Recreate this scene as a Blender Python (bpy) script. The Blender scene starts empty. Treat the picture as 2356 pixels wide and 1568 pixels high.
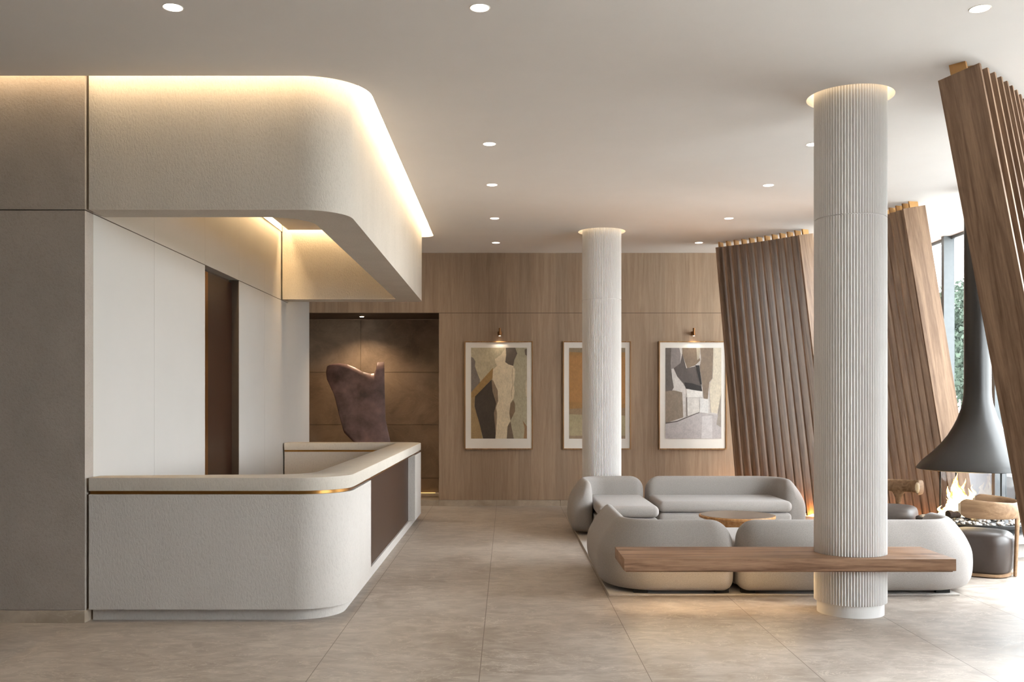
import bpy, bmesh, math, random
from math import sin, cos, pi, sqrt, radians
from mathutils import Vector, Matrix
from mathutils.geometry import tessellate_polygon

random.seed(7)
C = bpy.context.scene.collection
sc = bpy.context.scene

# ------------------------------------------------------------------ camera
F = 2200.0                       # focal length in pixels of a 2356 wide frame
VX, VY, EYE = 1166.0, 927.0, 1.6  # vanishing point and eye height
cam = bpy.data.cameras.new('camera'); camo = bpy.data.objects.new('camera', cam); C.objects.link(camo)
cam.sensor_width = 36.0; cam.lens = 36.0 * F / 2356.0
cam.shift_x = (1178 - VX) / 2356.0; cam.shift_y = (VY - 784) / 2356.0
camo.location = (0, 0, EYE); camo.rotation_euler = (pi / 2, 0, 0)
cam.clip_start = 0.05; cam.clip_end = 300
sc.camera = camo

# ------------------------------------------------------------------ view, world
sc.view_settings.view_transform = 'Standard'; sc.view_settings.look = 'None'
sc.view_settings.gamma = 1.0; sc.view_settings.use_curve_mapping = False
sc.view_settings.exposure = 0.0
SKY = 18.5
w = bpy.data.worlds.new('world'); sc.world = w; w.use_nodes = True
bg = w.node_tree.nodes['Background']; bg.inputs[0].default_value = (0.90, 0.945, 1.0, 1); bg.inputs[1].default_value = SKY
cy = sc.cycles
cy.max_bounces = 10; cy.diffuse_bounces = 6; cy.glossy_bounces = 4; cy.transmission_bounces = 6
cy.transparent_max_bounces = 16; cy.sample_clamp_indirect = 6.0; cy.caustics_reflective = False; cy.caustics_refractive = False
cy.use_denoising = True

H = 3.944                        # ceiling height
ZJ = 3.01                        # joint height that runs round the room

# strengths of the room's own lamps
L_COVE, L_ALC, L_RING, L_UNDER, L_FIN, L_DOWN, L_PIC, L_NICHE = 15, 80, 8, 38, 46, 8, 4, 15
WARM = (1.0, 0.76, 0.46); WARM2 = (1.0, 0.62, 0.28)

def srgb(r, g, b):
    f = lambda v: (v / 255 / 12.92) if v / 255 <= 0.04045 else ((v / 255 + 0.055) / 1.055) ** 2.4
    return (f(r), f(g), f(b), 1)

# ------------------------------------------------------------------ materials
def newmat(name):
    m = bpy.data.materials.new(name); m.use_nodes = True
    nt = m.node_tree; b = nt.nodes['Principled BSDF']
    return m, nt, b
def N(nt, t, **kw):
    n = nt.nodes.new(t)
    for k, v in kw.items(): setattr(n, k, v)
    return n
def ramp(nt, fac, stops):
    r = N(nt, 'ShaderNodeValToRGB'); e = r.color_ramp.elements
    e[0].position, e[0].color = stops[0]; e[1].position, e[1].color = stops[-1]
    for p, c in stops[1:-1]:
        x = e.new(p); x.color = c
    nt.links.new(fac, r.inputs[0]); return r.outputs[0]
def coords(nt, scale=(1, 1, 1), rot=(0, 0, 0), obj=False):
    if obj: c = N(nt, 'ShaderNodeTexCoord').outputs['Object']
    else: c = N(nt, 'ShaderNodeNewGeometry').outputs['Position']
    mp = N(nt, 'ShaderNodeMapping'); mp.inputs['Scale'].default_value = scale; mp.inputs['Rotation'].default_value = rot
    nt.links.new(c, mp.inputs[0]); return mp.outputs[0]
def noise(nt, vec, scale, detail=4, rough=.55, dist=0):
    n = N(nt, 'ShaderNodeTexNoise'); n.inputs['Scale'].default_value = scale; n.inputs['Detail'].default_value = detail
    n.inputs['Roughness'].default_value = rough; n.inputs['Distortion'].default_value = dist
    nt.links.new(vec, n.inputs['Vector']); return n.outputs['Fac']
def bump(nt, b, h, strength, dist=0.01):
    n = N(nt, 'ShaderNodeBump'); n.inputs['Strength'].default_value = strength; n.inputs['Distance'].default_value = dist
    nt.links.new(h, n.inputs['Height']); nt.links.new(n.outputs[0], b.inputs['Normal'])
def mathn(nt, op, a, b=None, c=None):
    n = N(nt, 'ShaderNodeMath', operation=op)
    for i, v in enumerate((a, b, c)):
        if v is None: continue
        if isinstance(v, (int, float)): n.inputs[i].default_value = v
        else: nt.links.new(v, n.inputs[i])
    return n.outputs[0]
def mixc(nt, fac, a, b, blend='MIX'):
    n = N(nt, 'ShaderNodeMix', data_type='RGBA', blend_type=blend)
    if isinstance(fac, (int, float)): n.inputs[0].default_value = fac
    else: nt.links.new(fac, n.inputs[0])
    for i, v in ((6, a), (7, b)):
        if isinstance(v, tuple): n.inputs[i].default_value = v
        else: nt.links.new(v, n.inputs[i])
    return n.outputs[2]

def plain(name, col, rough=.6, metal=0.0, nscale=12, var=.06, bmp=0.0, spec=None, obj=False):
    m, nt, b = newmat(name)
    v = coords(nt, obj=obj); f = noise(nt, v, nscale)
    c1 = tuple(x * (1 - var) for x in col[:3]) + (1,); c2 = tuple(min(1, x * (1 + var)) for x in col[:3]) + (1,)
    nt.links.new(ramp(nt, f, [(.3, c1), (.7, c2)]), b.inputs['Base Color'])
    b.inputs['Roughness'].default_value = rough; b.inputs['Metallic'].default_value = metal
    if spec is not None: b.inputs['Specular IOR Level'].default_value = spec
    if bmp: bump(nt, b, f, bmp, .004)
    return m

def plaster(name, col, strength=.5, stretch=(1, 1, .45), rot=(0, .5, 0), var=.05):
    m, nt, b = newmat(name)
    v = coords(nt, stretch, rot)
    f = noise(nt, v, 75, 5, .6, .6); g = noise(nt, v, 3, 3)
    c1 = tuple(x * (1 - var) for x in col[:3]) + (1,); c2 = tuple(x * (1 + var) for x in col[:3]) + (1,)
    fine = ramp(nt, f, [(.30, (.90, .895, .89, 1)), (.5, (1, 1, 1, 1)), (.72, (1.0, 1.0, 1.0, 1))])
    nt.links.new(mixc(nt, 1.0, ramp(nt, g, [(.35, c1), (.65, c2)]), fine, 'MULTIPLY'), b.inputs['Base Color'])
    b.inputs['Roughness'].default_value = .85; b.inputs['Specular IOR Level'].default_value = .2
    r = ramp(nt, f, [(.38, (0, 0, 0, 1)), (.62, (1, 1, 1, 1))])
    bump(nt, b, r, strength, .006)
    return m

def wood(name, dark, light, axis='Z', plank=0.0, rough=.5, scale=1.0, obj=True, bandvar=.12, contrast=1.0):
    """grain running along axis; plank>0 gives boards of that width (world X)"""
    m, nt, b = newmat(name)
    s = {'X': (.06, 1, 1), 'Y': (1, .06, 1), 'Z': (1, 1, .06)}[axis]
    v = coords(nt, s, obj=obj)
    if obj:   # each board gets its own piece of wood
        oi = N(nt, 'ShaderNodeObjectInfo'); ad = N(nt, 'ShaderNodeVectorMath', operation='ADD')
        sm = N(nt, 'ShaderNodeVectorMath', operation='SCALE'); cb = N(nt, 'ShaderNodeCombineXYZ')
        for i in range(3): nt.links.new(oi.outputs['Random'], cb.inputs[i])
        nt.links.new(cb.outputs[0], sm.inputs[0]); sm.inputs['Scale'].default_value = 37.0
        nt.links.new(v, ad.inputs[0]); nt.links.new(sm.outputs[0], ad.inputs[1]); v = ad.outputs[0]
    f1 = noise(nt, v, 14 * scale, 3, .5, 1.2); f2 = noise(nt, v, 110 * scale, 4, .7, .3)
    f = mathn(nt, 'ADD', mathn(nt, 'MULTIPLY', f1, .65), mathn(nt, 'MULTIPLY', f2, .35))
    h = .5 / contrast * .3
    col = ramp(nt, f, [(.5 - h, dark), (.5 + h, light)])
    if plank:
        geo = N(nt, 'ShaderNodeNewGeometry'); sx = N(nt, 'ShaderNodeSeparateXYZ'); nt.links.new(geo.outputs['Position'], sx.inputs[0])
        q = mathn(nt, 'DIVIDE', sx.outputs[0], plank); fl = mathn(nt, 'FLOOR', q)
        wn = N(nt, 'ShaderNodeTexWhiteNoise', noise_dimensions='1D'); nt.links.new(fl, wn.inputs['W'])
        lo, hi = 1 - bandvar, 1 + bandvar
        t = ramp(nt, wn.outputs['Value'], [(0, (lo, lo, lo, 1)), (1, (1, .985, .97, 1))])
        col = mixc(nt, 1.0, col, t, 'MULTIPLY')
        zz = mathn(nt, 'ABSOLUTE', mathn(nt, 'SUBTRACT', sx.outputs[2], ZJ - .003))
        ln = mathn(nt, 'LESS_THAN', zz, .004)
        col = mixc(nt, ln, col, tuple(x * .45 for x in dark[:3]) + (1,))
    nt.links.new(col, b.inputs['Base Color'])
    b.inputs['Roughness'].default_value = rough; b.inputs['Specular IOR Level'].default_value = .15
    bump(nt, b, f2, .12, .002)
    return m

def stone_floor():
    m, nt, b = newmat('floor_stone')
    v = coords(nt)
    big = noise(nt, v, .9, 5, .55, .4); mid = noise(nt, coords(nt, (1, 1.7, 1), (0, 0, .35)), 5.5, 6, .62, .8)
    f = mathn(nt, 'ADD', mathn(nt, 'MULTIPLY', big, .45), mathn(nt, 'MULTIPLY', mid, .55))
    col = ramp(nt, f, [(.36, srgb(136, 124, 113)), (.5, srgb(163, 152, 142)), (.64, srgb(186, 176, 166))])
    # light veins
    vv = noise(nt, coords(nt, (1, 2.2, 1), (0, 0, -.35)), 1.9, 7, .66, 1.1)
    vein = ramp(nt, mathn(nt, 'ABSOLUTE', mathn(nt, 'SUBTRACT', vv, .5)), [(0, (1, 1, 1, 1)), (.012, (0, 0, 0, 1))])
    vm = mathn(nt, 'MULTIPLY', vein, mathn(nt, 'MULTIPLY', noise(nt, v, 3.0, 2), 1.1))
    col = mixc(nt, vm, col, srgb(205, 196, 184))
    # small dark pits
    pt = noise(nt, coords(nt, (1, 3.0, 1), (0, 0, .3)), 7.5, 3, .5, .3)
    pm = ramp(nt, pt, [(.70, (0, 0, 0, 1)), (.77, (1, 1, 1, 1))])
    col = mixc(nt, mathn(nt, 'MULTIPLY', pm, .5), col, srgb(112, 98, 86))
    geo = N(nt, 'ShaderNodeNewGeometry'); sx = N(nt, 'ShaderNodeSeparateXYZ'); nt.links.new(geo.outputs['Position'], sx.inputs[0])
    q = mathn(nt, 'DIVIDE', mathn(nt, 'ADD', sx.outputs[0], .16 + 100 * .995), .995)
    fr = mathn(nt, 'ABSOLUTE', mathn(nt, 'SUBTRACT', mathn(nt, 'FRACT', mathn(nt, 'ADD', q, .5)), .5))
    ln = mathn(nt, 'MULTIPLY', mathn(nt, 'LESS_THAN', fr, .0022), mathn(nt, 'GREATER_THAN', sx.outputs[0], -1.6))
    tile = N(nt, 'ShaderNodeTexWhiteNoise', noise_dimensions='1D'); nt.links.new(mathn(nt, 'FLOOR', q), tile.inputs['W'])
    tt = ramp(nt, tile.outputs['Value'], [(0, (.94, .94, .94, 1)), (1, (1, 1, 1, 1))])
    col = mixc(nt, 1.0, col, tt, 'MULTIPLY')
    col = mixc(nt, ln, col, srgb(96, 84, 72))
    nt.links.new(col, b.inputs['Base Color'])
    rr = ramp(nt, mid, [(.3, (.36, .36, .36, 1)), (.7, (.50, .50, .50, 1))]); nt.links.new(rr, b.inputs['Roughness'])
    b.inputs['Specular IOR Level'].default_value = .42
    bump(nt, b, mid, .05, .002)
    return m

def stone_panel(name, a, c):
    m, nt, b = newmat(name)
    f = noise(nt, coords(nt), 2.2, 7, .62, .9)
    col = ramp(nt, f, [(.35, a), (.65, c)])
    v = noise(nt, coords(nt, (1, 1, 1.6)), 1.6, 7, .66, 1.0)
    vein = ramp(nt, mathn(nt, 'ABSOLUTE', mathn(nt, 'SUBTRACT', v, .5)), [(0, (1, 1, 1, 1)), (.01, (0, 0, 0, 1))])
    col = mixc(nt, mathn(nt, 'MULTIPLY', vein, .3), col, tuple(min(1, x * 1.35) for x in c[:3]) + (1,))
    nt.links.new(col, b.inputs['Base Color']); b.inputs['Roughness'].default_value = .4
    return m

def fabric(name, col):
    m, nt, b = newmat(name)
    v = coords(nt, (1, 1, 2.2), obj=False); f = noise(nt, v, 130, 4, .75)
    c1 = tuple(x * .86 for x in col[:3]) + (1,); c2 = tuple(min(1, x * 1.12) for x in col[:3]) + (1,)
    nt.links.new(ramp(nt, f, [(.38, c1), (.62, c2)]), b.inputs['Base Color'])
    b.inputs['Roughness'].default_value = .95; b.inputs['Specular IOR Level'].default_value = .12
    b.inputs['Sheen Weight'].default_value = .15
    bump(nt, b, f, .35, .003)
    return m

def emit(name, col, strength):
    m = bpy.data.materials.new(name); m.use_nodes = True; nt = m.node_tree; nt.nodes.clear()
    e = N(nt, 'ShaderNodeEmission'); e.inputs[0].default_value = tuple(col[:3]) + (1,); e.inputs[1].default_value = strength
    o = N(nt, 'ShaderNodeOutputMaterial'); nt.links.new(e.outputs[0], o.inputs[0]); return m

def glass(name, tint=(1, 1, 1), refl=1.45):
    m = bpy.data.materials.new(name); m.use_nodes = True; nt = m.node_tree; nt.nodes.clear()
    t = N(nt, 'ShaderNodeBsdfTransparent'); t.inputs[0].default_value = tint + (1,)
    g = N(nt, 'ShaderNodeBsdfGlossy'); g.inputs['Roughness'].default_value = .02
    lw_ = N(nt, 'ShaderNodeLayerWeight'); lw_.inputs[0].default_value = .5
    fr = mathn(nt, 'ADD', mathn(nt, 'MULTIPLY', mathn(nt, 'POWER', lw_.outputs['Facing'], 4.0), .35), .03)
    mx = N(nt, 'ShaderNodeMixShader'); nt.links.new(fr, mx.inputs[0]); nt.links.new(t.outputs[0], mx.inputs[1]); nt.links.new(g.outputs[0], mx.inputs[2])
    o = N(nt, 'ShaderNodeOutputMaterial'); nt.links.new(mx.outputs[0], o.inputs[0]); return m

M = {}
M['ceiling'] = plain('ceiling_paint', srgb(236, 233, 231), .9, nscale=3, var=.01, spec=.1)
M['floor'] = stone_floor()
M['skirting'] = stone_panel('skirting_stone', srgb(150, 136, 120), srgb(176, 162, 146))
M['plaster_left_dimmed'] = plaster('plaster_left_dimmed', srgb(156, 146, 138), .2, (1, 1, .8), (0, .6, 0))  # plaster colour darkened to stand in for the dim light on the left
M['plaster'] = plaster('plaster_desk', srgb(190, 184, 178), .2, (1, 1, .4), (0, .15, 0), .02)
M['plaster_canopy'] = plaster('plaster_canopy', srgb(194, 186, 176), .22, (1, 1, .5), (0, .35, 0), .03)
M['panel'] = plain('white_wall_panel', srgb(182, 177, 172), .6, nscale=2, var=.015, spec=.3)
M['oldbrass'] = plain('aged_brass', srgb(112, 74, 40), .4, .8, nscale=40)
M['gap'] = plain('dark_gap', srgb(74, 60, 48), .8)
M['top'] = plaster('counter_top', srgb(190, 182, 171), .15, (1, 1, .4), (0, .15, 0), .03)
M['oakwall'] = wood('oak_wall', srgb(134, 112, 93), srgb(172, 150, 128), 'Z', plank=.19, rough=.6, scale=1.0, obj=False, bandvar=.15, contrast=.55)
M['brass'] = plain('brushed_brass', srgb(176, 128, 72), .28, 1.0, nscale=40, var=.05)
M['bracket'] = plain('brass_bracket', srgb(176, 134, 84), .45, .6, nscale=30, var=.05)
M['bronze'] = plain('dark_bronze_panel', srgb(58, 38, 29), .38, .2, nscale=6, var=.06)
M['doordark'] = plain('dark_brown_door', srgb(52, 30, 19), .35, .2, nscale=4, var=.08)
M['niche'] = stone_panel('niche_stone', srgb(120, 100, 82), srgb(146, 124, 104))
M['column'] = plain('column_white', srgb(232, 230, 228), .6, nscale=6, var=.01, spec=.3)
M['walnut'] = wood('walnut_slat', srgb(94, 71, 55), srgb(154, 127, 104), 'Z', rough=.5, scale=.9, contrast=.85)
M['bench'] = wood('walnut_bench', srgb(100, 72, 54), srgb(166, 132, 106), 'X', rough=.45, scale=.8, contrast=1.0)
M['chairwood'] = wood('chair_oak', srgb(112, 86, 64), srgb(158, 130, 102), 'X', rough=.45, scale=1.4, contrast=.8)
M['endgrain'] = plain('pale_end_grain', srgb(206, 190, 164), .6, nscale=60, var=.06)
M['tablewood'] = wood('table_wood', srgb(140, 96, 56), srgb(186, 142, 96), 'Z', rough=.35, scale=1.2)
M['tabletop'] = plain('table_top_stone', srgb(118, 104, 92), .34, nscale=3, var=.03)
M['fabric'] = fabric('sofa_boucle', srgb(152, 146, 142))
M['rug'] = fabric('rug_wool', srgb(180, 173, 166))
M['black'] = plain('black_metal', srgb(22, 20, 19), .5, .3)
M['hood'] = plain('fireplace_steel', srgb(24, 20, 17), .33, 0, nscale=3, var=.04)
M['steel'] = plain('pale_steel', srgb(200, 198, 196), .35, .3)
M['hearthtop'] = plain('hearth_stone', srgb(150, 148, 146), .15, 0, nscale=4)
M['leather'] = plain('dark_leather', srgb(50, 39, 33), .42, 0, nscale=30, var=.06, bmp=.1)
M['leather2'] = plain('grey_leather', srgb(104, 98, 95), .45, 0, nscale=30, var=.06, bmp=.1)
M['log'] = plain('charred_log', srgb(52, 38, 30), .9, nscale=25, var=.4, bmp=.8)
M['ash'] = plain('pale_ash', srgb(196, 190, 184), .95, nscale=40, var=.2, bmp=.8)
M['sculpture'] = plain('aged_bronze', srgb(104, 80, 76), .42, .2, nscale=4.5, var=.55, bmp=.1)
M['frame'] = wood('frame_oak', srgb(120, 88, 56), srgb(168, 130, 88), 'Z', rough=.5, obj=False)
M['mat'] = plain('mount_board', srgb(224, 218, 210), .8, var=.01)
M['mullion'] = plain('grey_mullion', srgb(84, 88, 90), .5, .2)
M['glass'] = glass('window_glass', (.98, .99, .98))
M['fireglass'] = glass('fire_glass', (.93, .93, .94))
M['leaf'] = plain('foliage', srgb(58, 68, 58), .9, nscale=2, var=.35, spec=.1)
M['bark'] = plain('bark', srgb(92, 80, 68), .9, nscale=10, var=.2, bmp=.5)
M['terrace'] = plain('terrace_paving', srgb(238, 236, 232), .8, nscale=2)
M['lawn'] = plain('lawn', srgb(120, 126, 108), .9, nscale=6, var=.2)
M['trimwhite'] = plain('light_trim', srgb(228, 224, 218), .6)
M['e_cove'] = emit('cove_led', WARM, L_COVE)
M['e_alc'] = emit('alcove_led', (1, .70, .36), L_ALC)
M['e_ring'] = emit('ring_led', WARM, L_RING)
M['e_under'] = emit('bench_led', (1, .72, .40), L_UNDER)
M['e_fin'] = emit('slat_led', (1, .44, .09), L_FIN)
M['e_down'] = emit('downlight_lens', (1, .90, .76), L_DOWN)
M['e_pic'] = emit('picture_lamp_lens', (1, .82, .6), 10)

# ------------------------------------------------------------------ geometry helpers
def link(name, me, mats, parent=None):
    o = bpy.data.objects.new(name, me); C.objects.link(o)
    if not isinstance(mats, (list, tuple)): mats = [mats]
    for m in mats: me.materials.append(m)
    if parent is not None: o.parent = parent
    return o
def obj(name, bm, mats, parent=None, smooth=False):
    bmesh.ops.recalc_face_normals(bm, faces=bm.faces)
    me = bpy.data.meshes.new(name); bm.to_mesh(me); bm.free()
    if smooth:
        me.polygons.foreach_set('use_smooth', [True] * len(me.polygons))
        try: me.set_sharp_from_angle(angle=radians(40))
        except Exception: pass
    return link(name, me, mats, parent)
def bx(bm, x0, x1, y0, y1, z0, z1, bev=0, seg=2, mi=0):
    r = bmesh.ops.create_cube(bm, size=1)
    vs = r['verts']
    for v in vs:
        v.co = Vector((x0 + (v.co.x + .5) * (x1 - x0), y0 + (v.co.y + .5) * (y1 - y0), z0 + (v.co.z + .5) * (z1 - z0)))
    fs = list({f for v in vs for f in v.link_faces})
    for f in fs: f.material_index = mi
    if bev:
        es = list({e for v in vs for e in v.link_edges})
        bmesh.ops.bevel(bm, geom=es, offset=bev, segments=seg, affect='EDGES', profile=.5)
    return bm
def box(*a, **k): return bx(bmesh.new(), *a, **k)
def tag(o, label, cat, group=None, kind=None):
    o['label'] = label; o['category'] = cat
    if group: o['group'] = group
    if kind: o['kind'] = kind
    return o
def empty(name, loc, label, cat, group=None, rz=0, kind=None):
    o = bpy.data.objects.new(name, None); C.objects.link(o); o.location = loc; o.rotation_euler = (0, 0, rz)
    o.empty_display_size = .1
    tag(o, label, cat, group, kind); return o
def struct(o): o['kind'] = 'structure'; return o

def rpoly(pts, seg=14):
    """closed polygon; points (x, y[, r]) with rounded corners"""
    n = len(pts); out = []
    for i in range(n):
        p = pts[i]; r = p[2] if len(p) > 2 else 0
        P = Vector(p[:2])
        if not r: out.append(P); continue
        a = Vector(pts[i - 1][:2]) - P; b = Vector(pts[(i + 1) % n][:2]) - P
        a.normalize(); b.normalize()
        ang = math.acos(max(-1, min(1, a.dot(b)))); t = r / math.tan(ang / 2)
        p0 = P + a * t; p1 = P + b * t; cen = P + (a + b).normalized() * (r / sin(ang / 2))
        v0 = p0 - cen; v1 = p1 - cen; a0 = math.atan2(v0.y, v0.x); a1 = math.atan2(v1.y, v1.x)
        d = (a1 - a0 + pi) % (2 * pi) - pi
        for k in range(seg + 1):
            th = a0 + d * k / seg; out.append(cen + Vector((cos(th), sin(th))) * r)
    return out
def circle(cx, cy, r, n=64): return [Vector((cx + r * cos(2 * pi * k / n), cy + r * sin(2 * pi * k / n))) for k in range(n)]
def slab(name, loops, z0, z1, mats, parent=None, bev=0.0, smooth=True):
    """extruded flat shape; first loop is the outline, the others are holes"""
    cu = bpy.data.curves.new('tmp', 'CURVE'); cu.dimensions = '2D'; cu.fill_mode = 'BOTH'
    cu.extrude = (z1 - z0) / 2 - bev; cu.bevel_depth = bev; cu.bevel_resolution = 2
    if bev: cu.offset = -bev
    for lp in loops:
        s = cu.splines.new('POLY'); s.points.add(len(lp) - 1); s.use_cyclic_u = True
        for q, p in zip(s.points, lp): q.co = (p[0], p[1], 0, 1)
    t = bpy.data.objects.new('tmp', cu); C.objects.link(t)
    bpy.context.view_layer.update()
    me = bpy.data.meshes.new_from_object(t.evaluated_get(bpy.context.evaluated_depsgraph_get()))
    bpy.data.objects.remove(t); bpy.data.curves.remove(cu)
    me.transform(Matrix.Translation((0, 0, (z0 + z1) / 2))); me.name = name
    bm = bmesh.new(); bm.from_mesh(me); bmesh.ops.remove_doubles(bm, verts=bm.verts, dist=1e-5)
    bmesh.ops.recalc_face_normals(bm, faces=bm.faces); bm.to_mesh(me); bm.free()
    me.polygons.foreach_set('use_smooth', [smooth] * len(me.polygons))
    try: smooth and me.set_sharp_from_angle(angle=radians(30))
    except Exception: pass
    me.materials.clear()
    return link(name, me, mats, parent)
def lathe(bm, prof, n=64, cx=0, cy=0, caps=True, mi=0):
    rings = []
    for r, z in prof:
        rings.append([bm.verts.new((cx + r * cos(2 * pi * k / n), cy + r * sin(2 * pi * k / n), z)) for k in range(n)])
    for a, b in zip(rings, rings[1:]):
        for k in range(n):
            f = bm.faces.new((a[k], a[(k + 1) % n], b[(k + 1) % n], b[k])); f.material_index = mi
    if caps:
        bm.faces.new(list(reversed(rings[0]))); bm.faces.new(rings[-1])
    return bm
def tube(bm, p0, p1, r, n=12):
    p0 = Vector(p0); p1 = Vector(p1); d = (p1 - p0).normalized()
    u = d.orthogonal().normalized(); v = d.cross(u)
    R = [[bm.verts.new(p + (u * cos(2 * pi * k / n) + v * sin(2 * pi * k / n)) * r) for k in range(n)] for p in (p0, p1)]
    for k in range(n): bm.faces.new((R[0][k], R[0][(k + 1) % n], R[1][(k + 1) % n], R[1][k]))
    bm.faces.new(list(reversed(R[0]))); bm.faces.new(R[1]); return bm

# ================================================================== room shell
XL, XR, YN, YB = -3.08, 6.25, -7.0, 14.92
struct(slab('floor', [[(-9, YN), (XR, YN), (XR, YB + .2), (-9, YB + .2)]], -.1, 0, M['floor']))

# canopy / counter outlines (plan)
XO = -1.18; XI = -1.51; YF = 7.0; YE = 13.36
cove_hole = rpoly([(-9.0, 6.85), (-1.027, 6.85, .46), (-1.027, 13.50, .14), (-3.07, 13.50), (-3.07, 7.2), (-9.0, 7.2)])
NCX, NCY, FCX, FCY, RR = 2.636, 7.34, 1.300, 13.09, .322
ceil = slab('ceiling', [[(-9.2, YN), (XR, YN), (XR, YB + .05), (-9.2, YB + .05)], cove_hole, circle(NCX, NCY, RR, 96), circle(FCX, FCY, RR, 96)], H, 4.115, M['ceiling'], smooth=False)
struct(ceil)
struct(slab('ceiling_void', [[(-9.2, YN), (XR, YN), (XR, YB + .05), (-9.2, YB + .05)]], 4.30, 4.4, M['ceiling']))

# back wall of oak boards with the niche opening (X -3.3..-1.057, to z 3.01)
NX1 = (1010 - VX) * YB / F
b = box(NX1, XR, YB, YB + .12, .09, 4.15)
bx(b, -3.6, NX1, YB, YB + .12, ZJ - .003, 4.15)
bx(b, NX1, XR, YB + .121, YB + .14, 0, .2)
struct(obj('wall_back', b, M['oakwall']))
b = bmesh.new(); x = NX1
for j in range(8):
    x1 = min(XR, (-.16 + .995 * j) if j else -.16)
    if j == 0: x1 = -.16
    bx(b, x + .002, x1 - .002, YB - .012, YB + .12, 0, .088, .001)
    x = x1
    if x >= XR: break
struct(obj('baseboard_back', b, M['skirting']))
# niche: platform, back, sides, soffit
YNB = 16.1
struct(obj('trim_1', box(-3.6, NX1 - .002, YB - .01, YNB, 0, .09), M['skirting']))   # raised step of the niche
b = bmesh.new()
for z0, z1 in ((.094, .34), (.34, 1.24), (1.24, 2.12), (2.12, 3.01)):
    for x0, x1 in ((-4.6, (830 - VX) * YNB / F), ((830 - VX) * YNB / F, NX1 + .15)):
        bx(b, x0 + .003, x1 - .003, YNB, YNB + .03, z0 + .003, z1 - .003)
bx(b, -4.7, NX1 + .15, YNB + .03, YNB + .06, 0, 3.2)
struct(obj('wall_niche', b, M['niche']))
struct(obj('wall_niche_right', box(NX1, NX1 + .1, YB + .12, YNB, .0, 3.2), M['niche']))
struct(obj('wall_niche_left', box(-3.7, -3.6, YB, YNB, .0, 3.2), M['niche']))
struct(obj('ceiling_niche', box(-3.6, NX1, YB + .12, YNB, ZJ, 3.1), M['gap']))

nf = empty('niche_floor_light', (-1.9, 16.05, .09), 'warm strip of light along the foot of the niche back wall', 'light strip'); fix_later = nf
o = obj('light_strip', box(-1.6, .70, .012, .03, .0, .008), emit('niche_strip', (1, .66, .24), 1.5), nf)
# left wall (plaster, faces the camera), with top strip, skirting
YW = 6.98
b = box(-9, XL, YW, YW + .14, .092, ZJ - .004); bx(b, -9, XL, YW, YW + .14, ZJ + .004, 4.115); bx(b, -9, XL - .01, YW + .02, YW + .14, ZJ - .004, ZJ + .004, mi=1)
struct(obj('wall_left', b, [M['plaster_left_dimmed'], M['gap']]))
struct(obj('baseboard_left', box(-9, XL + .004, YW - .012, YW + .14, 0, .088, .002), M['skirting']))

# side wall of white panels behind the desk
ys = [YW + .14, 8.355, 9.76, 11.0, 12.16, 13.47]
b = bmesh.new()
bx(b, XL - .14, XL - .11, YW + .14, 13.47, 0, 4.15, mi=1)
for a, c in zip(ys, ys[1:]):
    bx(b, XL - .11, XL, a + .002, c - .002, ZJ + .004, 4.14)
    if a != 9.76: bx(b, XL - .11, XL, a + .002, c - .002, 0, ZJ - .004)
bx(b, XL - .11, XL - .004, YW + .14, 9.76, ZJ - .004, ZJ + .004, mi=1); bx(b, XL - .11, XL - .004, 11.0, 13.46, ZJ - .004, ZJ + .004, mi=1)
bx(b, XL - .11, XL, YW + .0, YW + .14, 0, .09)
struct(obj('wall_side', b, [M['panel'], M['gap']]))
struct(obj('wall_side_return', box(-3.6, XL - .002, 13.47, YB, 0, 4.15), M['panel']))
d = obj('door_1', box(XL - .11, XL - .078, 9.765, 10.98, 0.0, ZJ - .03), M['doordark']); struct(d)
obj('door_trim', box(XL - .078, XL - .072, 9.77, 10.085, 0.0, ZJ - .03), M['brass'], d)
obj('door_jamb', box(XL - .11, XL - .002, 10.98, 10.996, 0.0, ZJ - .005), M['gap'], d)

# walls that close the room behind the camera and to the sides
struct(obj('wall_rear', box(-9.1, XR, YN - .1, YN, 0, 4.3), M['plaster_left_dimmed']))
struct(obj('wall_far_left', box(-9.1, -9.0, YN, YW + .3, 0, 4.3), M['plaster_left_dimmed']))
WY0 = 0.9
struct(obj('wall_right', box(XR, XR + .2, YN, WY0, 0, 4.3), M['plaster_left_dimmed']))
# glazed right wall
bay = 1.40; y = 13.45 + bay
b = bmesh.new(); n = 1
edges = [YB]
yy = 13.45
while yy > WY0 + .35: edges.append(yy); yy -= bay
edges.append(WY0)
for i in range(len(edges) - 1):
    y1, y0 = edges[i], edges[i + 1]
    b = box(XR - .12, XR + .03, y0 - .04, y0 + .04, 0, 4.0)
    bx(b, XR - .02, XR + .06, y0 + .04, y1 - .04, 0, .06); bx(b, XR - .02, XR + .06, y0 + .04, y1 - .04, 3.90, 4.0)
    wo = struct(obj('window_%d' % (i + 1), b, M['mullion']))
    obj('window_pane', box(XR + .015, XR + .025, y0 + .04, y1 - .04, .06, 3.90), M['glass'], wo)
struct(obj('trim_2', box(XR - .02, XR + .3, WY0, YB, 4.0, 4.3), M['mullion']))

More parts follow.
